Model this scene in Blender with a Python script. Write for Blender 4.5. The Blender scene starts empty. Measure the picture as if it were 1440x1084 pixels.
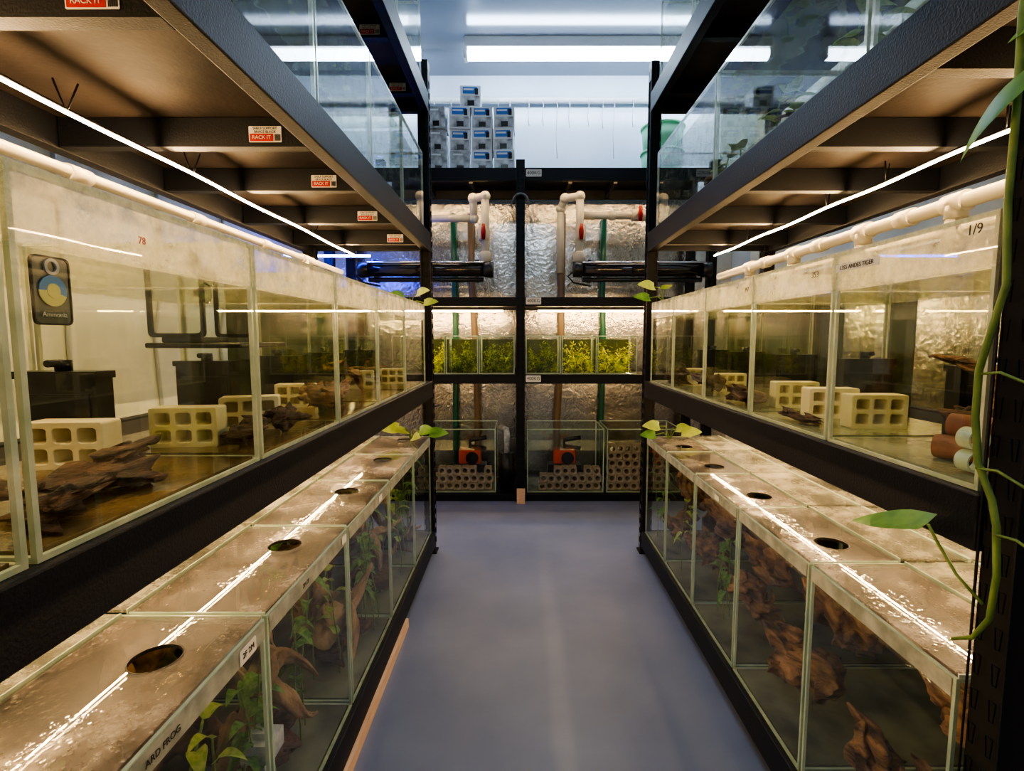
import bpy, bmesh, math, random
from mathutils import Vector, Matrix, noise
random.seed(7)
C=bpy.context.scene.collection
# ------------------------------------------------------------------ materials
def nmat(name):
    m=bpy.data.materials.new(name); m.use_nodes=True
    nt=m.node_tree; nt.nodes.clear()
    out=nt.nodes.new('ShaderNodeOutputMaterial')
    return m,nt,out
def N(nt,t,**k):
    n=nt.nodes.new(t)
    for a,b in k.items(): setattr(n,a,b)
    return n
def ramp(nt,src,stops):
    r=N(nt,'ShaderNodeValToRGB'); e=r.color_ramp.elements
    while len(e)<len(stops): e.new(.5)
    for i,(p,c) in enumerate(stops):
        e[i].position=p; e[i].color=(*c,1) if len(c)==3 else c
    nt.links.new(src,r.inputs[0]); return r
def pm(name,col,rough=.5,metal=0,col2=None,nscale=20,bump=0,bscale=60,alpha=1,coat=0,stretch=None,emit=None,spec=.5,lo=.35,hi=.65,transl=0):
    m,nt,out=nmat(name)
    b=N(nt,'ShaderNodeBsdfPrincipled'); nt.links.new(b.outputs[0],out.inputs[0])
    b.inputs['Base Color'].default_value=(*col,1); b.inputs['Roughness'].default_value=rough
    b.inputs['Metallic'].default_value=metal; b.inputs['Coat Weight'].default_value=coat
    b.inputs['Specular IOR Level'].default_value=spec
    b.inputs['Alpha'].default_value=alpha
    tc=N(nt,'ShaderNodeTexCoord'); mp=N(nt,'ShaderNodeMapping'); nt.links.new(tc.outputs['Object'],mp.inputs[0])
    if stretch: mp.inputs['Scale'].default_value=stretch
    if col2:
        n=N(nt,'ShaderNodeTexNoise'); n.inputs['Scale'].default_value=nscale; n.inputs['Detail'].default_value=6
        nt.links.new(mp.outputs[0],n.inputs['Vector'])
        r=ramp(nt,n.outputs[0],[(lo,col),(hi,col2)]); nt.links.new(r.outputs[0],b.inputs['Base Color'])
    if bump:
        n2=N(nt,'ShaderNodeTexNoise'); n2.inputs['Scale'].default_value=bscale; n2.inputs['Detail'].default_value=5
        nt.links.new(mp.outputs[0],n2.inputs['Vector'])
        bp=N(nt,'ShaderNodeBump'); bp.inputs['Strength'].default_value=bump; bp.inputs['Distance'].default_value=.01
        nt.links.new(n2.outputs[0],bp.inputs['Height']); nt.links.new(bp.outputs[0],b.inputs['Normal'])
    if transl:
        tl=N(nt,'ShaderNodeBsdfTranslucent'); tl.inputs[0].default_value=(*(col2 or col),1)
        if col2: nt.links.new(r.outputs[0],tl.inputs[0])
        mx=N(nt,'ShaderNodeMixShader'); mx.inputs[0].default_value=transl
        nt.links.new(b.outputs[0],mx.inputs[1]); nt.links.new(tl.outputs[0],mx.inputs[2]); nt.links.new(mx.outputs[0],out.inputs[0])
    return m
def emat(name,col,st):
    m,nt,out=nmat(name); e=N(nt,'ShaderNodeEmission'); e.inputs[0].default_value=(*col,1); e.inputs[1].default_value=st
    nt.links.new(e.outputs[0],out.inputs[0]); return m
def glass(name,tint=(.93,.97,.93),dirt=.006,band=None,dcol=(.85,.8,.62),refl=.05,gmax=.75,bstr=.6,dsc=14):
    m,nt,out=nmat(name); L=nt.links
    tr=N(nt,'ShaderNodeBsdfTransparent'); tr.inputs[0].default_value=(*tint,1)
    gl=N(nt,'ShaderNodeBsdfGlossy'); gl.inputs['Roughness'].default_value=.015
    lw=N(nt,'ShaderNodeLayerWeight'); lw.inputs[0].default_value=.5
    p=N(nt,'ShaderNodeMath',operation='POWER'); p.inputs[1].default_value=4; L.new(lw.outputs['Facing'],p.inputs[0])
    mu=N(nt,'ShaderNodeMath',operation='MULTIPLY_ADD'); mu.inputs[1].default_value=gmax; mu.inputs[2].default_value=refl; L.new(p.outputs[0],mu.inputs[0])
    mx=N(nt,'ShaderNodeMixShader'); L.new(mu.outputs[0],mx.inputs[0]); L.new(tr.outputs[0],mx.inputs[1]); L.new(gl.outputs[0],mx.inputs[2])
    df=N(nt,'ShaderNodeBsdfDiffuse'); df.inputs[0].default_value=(*dcol,1)
    tl=N(nt,'ShaderNodeBsdfTranslucent'); tl.inputs[0].default_value=(*dcol,1)
    ds=N(nt,'ShaderNodeMixShader'); ds.inputs[0].default_value=.5; L.new(df.outputs[0],ds.inputs[1]); L.new(tl.outputs[0],ds.inputs[2])
    tc=N(nt,'ShaderNodeTexCoord')
    n=N(nt,'ShaderNodeTexNoise'); n.inputs['Scale'].default_value=dsc; n.inputs['Detail'].default_value=8; n.inputs['Roughness'].default_value=.7
    L.new(tc.outputs['Object'],n.inputs['Vector'])
    r=ramp(nt,n.outputs[0],[(.50,(.0,)*3),(.74,(1,1,1))])
    fac=N(nt,'ShaderNodeMath',operation='MULTIPLY'); fac.inputs[1].default_value=dirt; L.new(r.outputs[0],fac.inputs[0])
    last=fac
    if band:
        sp=N(nt,'ShaderNodeSeparateXYZ'); L.new(tc.outputs['Generated'],sp.inputs[0])
        mr=N(nt,'ShaderNodeMapRange'); mr.inputs[1].default_value=band-.015; mr.inputs[2].default_value=band+.02; L.new(sp.outputs[2],mr.inputs[0])
        r2=ramp(nt,n.outputs[0],[(.32,(.18,)*3),(.62,(1,1,1))])
        m2=N(nt,'ShaderNodeMath',operation='MULTIPLY'); L.new(mr.outputs[0],m2.inputs[0]); L.new(r2.outputs[0],m2.inputs[1])
        m3=N(nt,'ShaderNodeMath',operation='MULTIPLY_ADD'); m3.inputs[1].default_value=bstr; L.new(m2.outputs[0],m3.inputs[0]); L.new(fac.outputs[0],m3.inputs[2])
        last=m3
    m4=N(nt,'ShaderNodeMixShader'); L.new(last.outputs[0],m4.inputs[0]); L.new(mx.outputs[0],m4.inputs[1]); L.new(ds.outputs[0],m4.inputs[2])
    L.new(m4.outputs[0],out.inputs[0]); return m
M={}
M['steel']=pm('black_steel',(.007,.008,.012),.5,0,bump=.15,bscale=250,spec=.25)
M['dark']=pm('slot_shade',(.002,.002,.002),.9)  # near-black colour stands in for the shade inside the post slots
M['board']=pm('shelf_board',(.016,.014,.015),.6,0,(.062,.049,.042),4,bump=.08,bscale=90,spec=.15)
M['floor']=pm('floor_paint',(.15,.18,.275),.45,0,(.205,.235,.335),2.2,bump=.06,bscale=30,spec=.4)
M['wall']=pm('wall_paint',(.46,.54,.66),.2,0,(.60,.67,.76),1.2,bump=.03,bscale=4)
M['wallside']=pm('wall_side',(.62,.63,.57),.5,0,(.82,.83,.77),3)
M['ceil']=pm('ceiling_panel',(.18,.205,.245),.16,.3,(.23,.255,.30),.8,bump=.03,bscale=3)
M['pvc']=pm('pvc',(.76,.71,.58),.35)
M['white']=pm('white_plastic',(.7,.72,.74),.4)
M['label']=pm('label_paper',(.72,.7,.64),.6)
M['red']=pm('red_plastic',(.45,.012,.01),.35)
M['orange']=pm('orange_pump',(.75,.10,.03),.4)
M['ink']=pm('ink',(.01,.01,.012),.6)
M['blackp']=pm('black_plastic',(.010,.011,.014),.3)
M['cave']=pm('ceramic_cave',(.85,.77,.49),.6,0,(.91,.85,.61),15,bump=.1,bscale=120)
M['ceramic']=pm('ceramic_tube',(.22,.18,.13),.8,0,(.40,.33,.25),20,bump=.2)
M['wood']=pm('driftwood',(.018,.010,.007),.7,0,(.12,.058,.03),4,bump=.8,bscale=14,stretch=(1,1,2))
M['woodlt']=pm('driftwood_light',(.045,.025,.013),.7,0,(.36,.20,.095),3.5,bump=1,bscale=9,stretch=(1,1,2.5))
M['woodpale']=pm('driftwood_pale',(.16,.10,.055),.7,0,(.42,.29,.17),5,bump=.6,bscale=14)
M['clay']=pm('clay_tube',(.14,.05,.025),.7,0,(.32,.13,.065),12)
M['timber']=pm('pine_timber',(.66,.42,.26),.55,0,(.80,.56,.38),12,stretch=(8,.8,8))
M['leaf']=pm('leaf_green',(.06,.20,.03),.4,0,(.20,.40,.07),18,transl=.3)
M['leafb']=pm('leaf_bright',(.25,.42,.05),.4,0,(.50,.60,.14),18,transl=.3)
M['moss']=pm('moss_green',(.14,.26,.01),.6,0,(.90,.95,.08),5,transl=.45,lo=.36,hi=.56)
M['mossd']=pm('moss_dark',(.03,.08,.01),.6,0,(.50,.66,.07),5,transl=.4,lo=.38,hi=.64)
M['vine']=pm('vine_stem',(.09,.17,.03),.5,0,(.2,.3,.06),25)
M['edge']=pm('glass_edge',(.48,.64,.53),.15,0,(.70,.82,.66),25,alpha=.75)
M['edgecream']=pm('glass_edge_cream',(.60,.69,.53),.2,0,(.88,.90,.74),25,alpha=.8)  # paler, creamier copy of the glass edge colour
M['basel']=pm('tank_base_brown',(.05,.036,.016),.10,0,(.22,.15,.065),8,bump=.08)
M['baseg']=pm('tank_base_green',(.15,.17,.11),.10,0,(.36,.38,.27),6,bump=.08)
M['basel2']=pm('tank_base_dark',(.06,.07,.05),.15,0,(.22,.24,.17),6,bump=.08)
M['back']=pm('tank_backing',(.004,.008,.013),.35,spec=.3)
M['backg']=pm('tank_backing_green',(.02,.035,.015),.3,0,(.08,.10,.04),5)
M['hose']=pm('green_hose',(.01,.13,.08),.35)
M['hoseb']=pm('brown_hose',(.22,.16,.10),.4)
M['blue']=pm('carton_blue',(.05,.20,.62),.45)
M['carton']=pm('carton_white',(.80,.84,.88),.5)
M['cleargrey']=pm('clear_pack',(.26,.28,.31),.12,0,(.70,.73,.76),22)
M['card']=pm('dark_card',(.07,.095,.085),.3)
M['greenb']=pm('green_bucket',(.40,.85,.58),.3,transl=.3)
M['yellow']=pm('badge_yellow',(.80,.74,.22),.5)
M['badgeblue']=pm('badge_blue',(.10,.30,.60),.5)
M['chrome']=pm('chrome',(.6,.6,.62),.12,1)
M['tubeblk']=pm('sterilizer_black',(.07,.065,.065),.12,.75)
M['wire']=pm('air_line',(.5,.53,.58),.4)
M['namestrip']=pm('name_strip',(.32,.35,.29),.35,0,(.60,.61,.52),30,alpha=.6)
M['clearp']=glass('clear_plastic',(.85,.85,.8),.12)
M['glass']=glass('tank_glass',(.95,.98,.94))
M['glassm']=glass('tank_glass_mid',(.965,.985,.92),.03,band=.80,bstr=.8,dcol=(.9,.88,.70),dsc=20,refl=.07)
M['glassl']=glass('tank_glass_low',(.96,.99,.97),.008,band=.93,bstr=.3,dsc=20,refl=.05)
M['glassu']=glass('tank_glass_upper',(.95,.98,.95),.38,dcol=(.68,.72,.60),dsc=34,refl=.08)
def watermat(name,k,base):
    m,nt,out=nmat(name); L=nt.links
    tr=N(nt,'ShaderNodeBsdfTransparent'); tr.inputs[0].default_value=(.97,.985,.91,1)
    gl=N(nt,'ShaderNodeBsdfGlossy'); gl.inputs['Roughness'].default_value=.03; gl.inputs[0].default_value=(.95,.96,.84,1)
    tc=N(nt,'ShaderNodeTexCoord'); n=N(nt,'ShaderNodeTexNoise'); n.inputs['Scale'].default_value=10; L.new(tc.outputs['Object'],n.inputs['Vector'])
    bp=N(nt,'ShaderNodeBump'); bp.inputs['Strength'].default_value=.12; bp.inputs['Distance'].default_value=.02; L.new(n.outputs[0],bp.inputs['Height']); L.new(bp.outputs[0],gl.inputs['Normal'])
    lw=N(nt,'ShaderNodeLayerWeight'); lw.inputs[0].default_value=.5
    mu=N(nt,'ShaderNodeMath',operation='MULTIPLY_ADD'); mu.inputs[1].default_value=k; mu.inputs[2].default_value=base; L.new(lw.outputs['Facing'],mu.inputs[0])
    mx=N(nt,'ShaderNodeMixShader'); L.new(mu.outputs[0],mx.inputs[0]); L.new(tr.outputs[0],mx.inputs[1]); L.new(gl.outputs[0],mx.inputs[2])
    L.new(mx.outputs[0],out.inputs[0]); return m
M['water']=watermat('water_surface',.7,.04)
M['waterlow']=watermat('covered_water_surface',.02,.0)
def lidmat(name,c0,c1,c2,op,wet=.5):
    m,nt,out=nmat(name); L=nt.links
    geo=N(nt,'ShaderNodeNewGeometry')
    n=N(nt,'ShaderNodeTexNoise'); n.inputs['Scale'].default_value=6; n.inputs['Detail'].default_value=10; n.inputs['Roughness'].default_value=.7; L.new(geo.outputs['Position'],n.inputs['Vector'])
    r=ramp(nt,n.outputs[0],[(.42,c0),(.51,c1),(.61,c2)])
    v=N(nt,'ShaderNodeTexVoronoi'); v.inputs['Scale'].default_value=100; L.new(geo.outputs['Position'],v.inputs['Vector'])
    rv=ramp(nt,v.outputs['Distance'],[(.18,(1,1,1)),(.40,(0,0,0))])
    nn=N(nt,'ShaderNodeTexNoise'); nn.inputs['Scale'].default_value=9; nn.inputs['Detail'].default_value=4; L.new(geo.outputs['Position'],nn.inputs['Vector'])
    rn=ramp(nt,nn.outputs[0],[(.44-wet*.06,(0,0,0)),(.56,(1,1,1))])
    mm=N(nt,'ShaderNodeMath',operation='MULTIPLY'); L.new(rv.outputs[0],mm.inputs[0]); L.new(rn.outputs[0],mm.inputs[1])
    bp=N(nt,'ShaderNodeBump'); bp.inputs['Strength'].default_value=.7; bp.inputs['Distance'].default_value=.002; L.new(mm.outputs[0],bp.inputs['Height'])
    mxc=N(nt,'ShaderNodeMix',data_type='RGBA'); 
    mf=N(nt,'ShaderNodeMath',operation='MULTIPLY'); mf.inputs[1].default_value=.6; L.new(mm.outputs[0],mf.inputs[0])
    L.new(mf.outputs[0],mxc.inputs[0]); L.new(r.outputs[0],mxc.inputs[6]); mxc.inputs[7].default_value=(.70,.64,.54,1)
    df=N(nt,'ShaderNodeBsdfPrincipled'); df.inputs['Roughness'].default_value=.4; L.new(mxc.outputs[2],df.inputs['Base Color']); L.new(bp.outputs[0],df.inputs['Normal'])
    gl=N(nt,'ShaderNodeBsdfGlossy'); gl.inputs['Roughness'].default_value=.012
    bp2=N(nt,'ShaderNodeBump'); bp2.inputs['Strength'].default_value=.06; bp2.inputs['Distance'].default_value=.002; L.new(mm.outputs[0],bp2.inputs['Height']); L.new(bp2.outputs[0],gl.inputs['Normal'])
    tr=N(nt,'ShaderNodeBsdfTransparent'); tr.inputs[0].default_value=(.97,.96,.92,1)
    op_=N(nt,'ShaderNodeMath',operation='MULTIPLY_ADD'); op_.inputs[1].default_value=1.0; op_.inputs[2].default_value=op-.5; L.new(n.outputs[0],op_.inputs[0])
    mx=N(nt,'ShaderNodeMixShader'); L.new(op_.outputs[0],mx.inputs[0]); L.new(tr.outputs[0],mx.inputs[1]); L.new(df.outputs[0],mx.inputs[2])
    lw=N(nt,'ShaderNodeLayerWeight'); lw.inputs[0].default_value=.5
    p=N(nt,'ShaderNodeMath',operation='POWER'); p.inputs[1].default_value=4; L.new(lw.outputs['Facing'],p.inputs[0])
    mu=N(nt,'ShaderNodeMath',operation='MULTIPLY_ADD'); mu.inputs[1].default_value=.6; mu.inputs[2].default_value=.03; L.new(p.outputs[0],mu.inputs[0])
    m2=N(nt,'ShaderNodeMixShader'); L.new(mu.outputs[0],m2.inputs[0]); L.new(mx.outputs[0],m2.inputs[1]); L.new(gl.outputs[0],m2.inputs[2])
    L.new(m2.outputs[0],out.inputs[0]); return m
M['lid']=lidmat('lid_wet_glass',(.035,.031,.03),(.15,.122,.105),(.46,.41,.35),.47,.6)
M['lidr']=lidmat('lid_cloudy_glass',(.12,.13,.10),(.34,.34,.27),(.66,.65,.54),.50,1)
def foilmat():
    m,nt,out=nmat('silver_foil'); L=nt.links
    b=N(nt,'ShaderNodeBsdfPrincipled'); b.inputs['Base Color'].default_value=(.56,.54,.50,1); b.inputs['Metallic'].default_value=.95; b.inputs['Roughness'].default_value=.24
    tc=N(nt,'ShaderNodeTexCoord'); n=N(nt,'ShaderNodeTexNoise'); n.inputs['Scale'].default_value=24; n.inputs['Detail'].default_value=3; n.inputs['Distortion'].default_value=1.4
    L.new(tc.outputs['Object'],n.inputs['Vector'])
    n2=N(nt,'ShaderNodeTexNoise'); n2.inputs['Scale'].default_value=4; L.new(tc.outputs['Object'],n2.inputs['Vector'])
    v=N(nt,'ShaderNodeTexVoronoi'); v.inputs['Scale'].default_value=30; L.new(tc.outputs['Object'],v.inputs['Vector'])
    ad=N(nt,'ShaderNodeMath',operation='MULTIPLY_ADD'); ad.inputs[1].default_value=.25; L.new(v.outputs['Distance'],ad.inputs[0]); L.new(n.outputs[0],ad.inputs[2])
    ad2=N(nt,'ShaderNodeMath',operation='MULTIPLY_ADD'); ad2.inputs[1].default_value=3.0; L.new(n2.outputs[0],ad2.inputs[0]); L.new(ad.outputs[0],ad2.inputs[2])
    bp=N(nt,'ShaderNodeBump'); bp.inputs['Strength'].default_value=.28; bp.inputs['Distance'].default_value=.012; L.new(ad2.outputs[0],bp.inputs['Height']); L.new(bp.outputs[0],b.inputs['Normal'])
    L.new(b.outputs[0],out.inputs[0]); return m
M['foil']=foilmat()
WARM=(1,.64,.29)
M['led']=emat('warm_led',WARM,210)
M['ledlow']=emat('warm_led_low',WARM,330)
M['ledback']=emat('warm_led_back',WARM,120)
M['ledtop']=emat('warm_led_top',WARM,42)
M['leddim']=emat('warm_led_dim',WARM,10)
M['tube']=emat('cool_tube',(.68,.83,1),28)
M['ledblue']=emat('blue_led',(.02,.06,1),70)
# ------------------------------------------------------------------ geometry helpers
class MB:
    def __init__(s): s.bm=bmesh.new()
    def box(s,x0,x1,y0,y1,z0,z1,mi=0):
        vs=[s.bm.verts.new(p) for p in ((x0,y0,z0),(x1,y0,z0),(x1,y1,z0),(x0,y1,z0),(x0,y0,z1),(x1,y0,z1),(x1,y1,z1),(x0,y1,z1))]
        for f in ((3,2,1,0),(4,5,6,7),(0,1,5,4),(1,2,6,5),(2,3,7,6),(3,0,4,7)):
            fc=s.bm.faces.new([vs[i] for i in f]); fc.material_index=mi
        return s
    def poly(s,pts):
        s.bm.faces.new([s.bm.verts.new(p) for p in pts]); return s
    def tube(s,pts,r,n=10,jit=0,seed=0,cap=True,flat=1.0):
        pts=[Vector(p) for p in pts]; rr=r if isinstance(r,(list,tuple)) else [r]*len(pts)
        rings=[]; prev=None
        for i,p in enumerate(pts):
            d=(pts[min(i+1,len(pts)-1)]-pts[max(i-1,0)]).normalized()
            if prev is None:
                a=Vector((0,0,1)) if abs(d.z)<.9 else Vector((1,0,0))
                u=d.cross(a).normalized()
            else: u=(prev-d*prev.dot(d)).normalized()
            prev=u; w=d.cross(u)
            ring=[]
            for k in range(n):
                a=2*math.pi*k/n
                q=rr[i]
                if jit:
                    q*=1+jit*(noise.noise(Vector((math.cos(a)*1.4+seed*3.1,math.sin(a)*1.4,i*.22+seed)))*1.6+noise.noise(Vector((math.cos(a)*4+seed,math.sin(a)*4,i*.16+seed)))*1.0)
                ring.append(s.bm.verts.new(p+u*math.cos(a)*q+w*math.sin(a)*q*flat))
            rings.append(ring)
        for a,b in zip(rings,rings[1:]):
            for k in range(n):
                f=s.bm.faces.new((a[k],a[(k+1)%n],b[(k+1)%n],b[k])); f.smooth=True
        if cap:
            s.bm.faces.new(rings[0][::-1]); s.bm.faces.new(rings[-1])
        return s
    def add(s,mesh,mat=Matrix.Identity(4)):
        t=bmesh.new(); t.from_mesh(mesh); t.transform(mat)
        mm=bpy.data.meshes.new('t'); t.to_mesh(mm); t.free(); s.bm.from_mesh(mm); bpy.data.meshes.remove(mm); return s
    def mesh(s,name,mats,off=(0,0,0)):
        s.bm.transform(Matrix.Translation(-Vector(off)))
        bmesh.ops.recalc_face_normals(s.bm,faces=s.bm.faces[:])
        me=bpy.data.meshes.new(name); s.bm.to_mesh(me); s.bm.free()
        for m in (mats if isinstance(mats,list) else [mats]): me.materials.append(m)
        return me
def obj(name,me,parent=None,loc=None,label=None):
    o=bpy.data.objects.new(name,me); C.objects.link(o)
    if parent: o.parent=parent
    if loc: o.location=loc
    if label: o['label']=label
    return o
def thing(name,loc,label,cat,group=None,me=None):
    o=bpy.data.objects.new(name,me); C.objects.link(o); o.location=loc
    if me is None: o.empty_display_size=.05
    o['label']=label; o['category']=cat
    if group: o['group']=group
    return o
def part(mb,name,mats,parent,label=None,bevel=0):
    off=Vector((0,0,0)); p=parent
    while p: off+=p.location; p=p.parent
    o=obj(name,mb.mesh(name,mats,off),parent,None,label)
    if bevel:
        b=o.modifiers.new('bevel','BEVEL'); b.width=bevel; b.segments=2
    return o
def struct(name,mb,mat):
    o=obj(name,mb.mesh(name,mat)); o['kind']='structure'; o['label']=name.replace('_',' ')+' of the fish room'; return o
def flat_curve(loops,ext,bev=0):
    cu=bpy.data.curves.new('c','CURVE'); cu.dimensions='2D'; cu.fill_mode='BOTH'; cu.extrude=ext; cu.bevel_depth=bev
    for lp in loops:
        sp=cu.splines.new('POLY'); sp.points.add(len(lp)-1)
        for i,(x,y) in enumerate(lp): sp.points[i].co=(x,y,0,1)
        sp.use_cyclic_u=True
    o=bpy.data.objects.new('c',cu); C.objects.link(o)
    dg=bpy.context.evaluated_depsgraph_get(); me=bpy.data.meshes.new_from_object(o.evaluated_get(dg))
    bpy.data.objects.remove(o); bpy.data.curves.remove(cu); return me
def rrect(x0,x1,y0,y1,r,n=4):
    p=[]
    for cx,cy,a0 in ((x1-r,y1-r,0),(x0+r,y1-r,90),(x0+r,y0+r,180),(x1-r,y0+r,270)):
        for k in range(n+1):
            a=math.radians(a0+90*k/n); p.append((cx+r*math.cos(a),cy+r*math.sin(a)))
    return p
def circ(cx,cy,r,n=28): return [(cx+r*math.cos(2*math.pi*k/n),cy+r*math.sin(2*math.pi*k/n)) for k in range(n)]
def text_mesh(s,size):
    cu=bpy.data.curves.new('t','FONT'); cu.body=s; cu.size=size; cu.align_x='CENTER'; cu.align_y='CENTER'; cu.extrude=.0003
    o=bpy.data.objects.new('t',cu); C.objects.link(o)
    dg=bpy.context.evaluated_depsgraph_get(); me=bpy.data.meshes.new_from_object(o.evaluated_get(dg))
    bpy.data.objects.remove(o); bpy.data.curves.remove(cu); return me
FR={'L':Matrix(((0,0,1),(1,0,0),(0,1,0))),'R':Matrix(((0,0,-1),(-1,0,0),(0,1,0))),'F':Matrix(((1,0,0),(0,0,-1),(0,1,0)))}
def fm(face,p): 
    m=FR[face].to_4x4(); m.translation=Vector(p); return m
def put(name,me,mat,face,p,parent,label=None):
    me.materials.clear(); me.materials.append(mat)
    b=MB(); b.add(me,fm(face,p)); return part(b,name,mat,parent,label)
def tag(parent,face,p,w,h,s=None,size=.01,mat=None,inkm=None,name='label_sticker',label=None):
    me=flat_curve([rrect(-w/2,w/2,-h/2,h/2,min(w,h)*.12)],.0004)
    t=put(name,me,mat or M['label'],face,p,parent,label)
    if s:
        n=FR[face]@Vector((0,0,1)); q=Vector(p)+n*.0009
        b=MB(); b.add(text_mesh(s,size),fm(face,q)); 
        off=Vector(parent.location); l=obj('lettering',b.mesh('lettering',inkm or M['ink'],off),t)
    return t
# ------------------------------------------------------------------ room
XL,XR,YB,YF,ZC=-1.6,1.75,3.97,-1.6,3.03
struct('floor',MB().box(XL-.1,XR+.1,YF-.1,YB+.1,-.1,0),M['floor'])
struct('ceiling',MB().box(XL-.1,XR+.1,YF-.1,YB+.1,ZC,ZC+.1),M['ceil'])
struct('wall_back',MB().box(XL-.1,XR+.1,YB,YB+.1,0,ZC),M['wall'])
struct('wall_left',MB().box(XL-.1,XL,YF,YB,0,ZC),M['wallside'])
struct('wall_right',MB().box(XR,XR+.1,YF,YB,0,ZC),M['wallside'])
struct('wall_front',MB().box(XL-.1,XR+.1,YF-.1,YF,0,ZC),M['wallside'])
foil_me=MB().box(-1.45,1.6,YB-.025,YB-.001,.02,2.14).mesh('foil',M['foil'],(0,YB-.02,0))
thing('insulation_sheet',(0,YB-.02,0),'wrinkled silver foil insulation sheet fixed to the wall behind the shelving','insulation',me=foil_me)
foil2=MB().box(XR-.02,XR-.001,.2,3.3,.0,1.5).mesh('foil',M['foil'],(XR-.02,1,0))
thing('insulation_sheet',(XR-.02,1,0),'wrinkled silver foil sheet on the side wall behind tanks','insulation',me=foil2)
# ------------------------------------------------------------------ racks
def upright_mesh(H,w=.055,d=.05):
    holes=[]; z=.06
    while z<H-.04:
        for cx in (-w*.24,w*.24):
            holes.append([(cx-.005,z+.014),(cx+.005,z+.014),(cx+.0028,z-.014),(cx-.0028,z-.014)])
        z+=.05
    pl=flat_curve([[(-w/2,0),(w/2,0),(w/2,H),(-w/2,H)]]+holes,.001)
    b=MB()
    b.add(pl,Matrix(((0,0,1,0),(1,0,0,0),(0,1,0,0),(0,0,0,1))))
    b.add(pl,Matrix(((0,0,1,-d),(1,0,0,0),(0,1,0,0),(0,0,0,1))))
    for f in b.bm.faces: f.material_index=0
    b.add(pl,Matrix(((1*(d/w),0,0,-d/2),(0,0,-1,-w/2),(0,1,0,0),(0,0,0,1))))
    b.box(-d+.0035,-.0035,-w/2+.0035,w/2-.0035,0,H-.002,1)
    b.box(-d-.01,.01,-w/2-.008,w/2+.008,0,.008,0)
    me=b.mesh('upright',[M['steel'],M['dark']]); bpy.data.meshes.remove(pl); return me
U24=upright_mesh(2.41); U22=upright_mesh(2.24)
TRI={}
def price_label(parent,p):
    if 'w' not in TRI:
        TRI['w']=flat_curve([rrect(-.036,.036,-.017,.017,.002)],.0004); TRI['w'].materials.append(M['label'])
        TRI['r']=flat_curve([rrect(-.034,.018,-.015,.001,.001)],.0003); TRI['r'].materials.append(M['red'])
        TRI['t']=text_mesh('SHELF SUPPORT\nBRACE BLACK',.0075); TRI['t'].materials.append(M['ink'])
        TRI['t2']=text_mesh('RACK IT',.011); TRI['t2'].materials.append(M['label'])
        b=MB()
        for i in range(9): b.box(.021+i*.0015,.0218+i*.0015,-.014,0,-.0001,.0004)
        TRI['b']=b.mesh('barcode',M['ink'])
    off=Vector(p)-parent.location
    base=obj('price_label',TRI['w'],parent,off,'white and red price label'); base.rotation_euler=(math.pi/2,0,0)
    obj('logo_block',TRI['r'],base,(0,0,.0007)); obj('lettering',TRI['t'],base,(0,.0085,.0008)); obj('lettering',TRI['t2'],base,(-.008,-.007,.0014)); obj('barcode',TRI['b'],base,(0,0,.0006))
def side_rack(s,xf,xb,y0,y1,levels,sup,label,lab_side):
    r=thing('storage_rack',((xf+xb)/2,(y0+y1)/2,0),label,'shelving rack','long side racks')
    L0=r.location
    for yy in (y0,y1):
        for xx,rot in ((xf,0 if s<0 else math.pi),(xb,math.pi if s<0 else 0)):
            u=obj('upright',U24,r,(xx-L0.x,yy-L0.y,0)); u.rotation_euler=(0,0,rot)
    a,b_=min(xf,xb),max(xf,xb)
    for li,(z0,z1) in enumerate(levels):
        for xx in (xf,xb):
            x0,x1=(xx-.0,xx+.035) if (xx==xf)==(s>0) else (xx-.035,xx)
            o=-.0025*s if xx==xf else .0025*s
            m=MB().box(x0+o,x1+o,y0+.0285,y1-.0285,z0,z1)
            part(m,'beam',M['steel'],r,bevel=.003)
        for yy in (y0,y1):
            part(MB().box(a+.052,b_-.052,yy-.015,yy+.015,z0+.01,z1-.01),'end_brace',M['steel'],r)
        part(MB().box(a+.037,b_-.037,y0+.016,y1-.016,z1-.022,z1-.004),'shelf_board',M['board'],r)
        if z0>.3:
            for yy in sup:
                part(MB().box(a+.037,b_-.037,yy,yy+.03,z0+.004,z1-.024),'shelf_support',M['steel'],r)
                if lab_side and z0>1.2 : price_label(r,((xf+s*.125) if z0<2 else (xf+s*.10),yy-.0012,z0+.030))
    return r
LV=[(.035,.118),(.81,.89),(1.52,1.61),(2.17,2.26)]
sup=[.72,1.18,1.52,1.94,2.36]
rackL=side_rack(-1,-.44,-1.06,-.12,2.57,LV,sup,'black slotted steel rack with aquariums and white price labels underneath',True)
rackR=side_rack(1,.62,1.24,.645,2.57,LV,sup[1:]+[.85],'black slotted steel rack of aquariums with a vine on its post',False)
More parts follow.
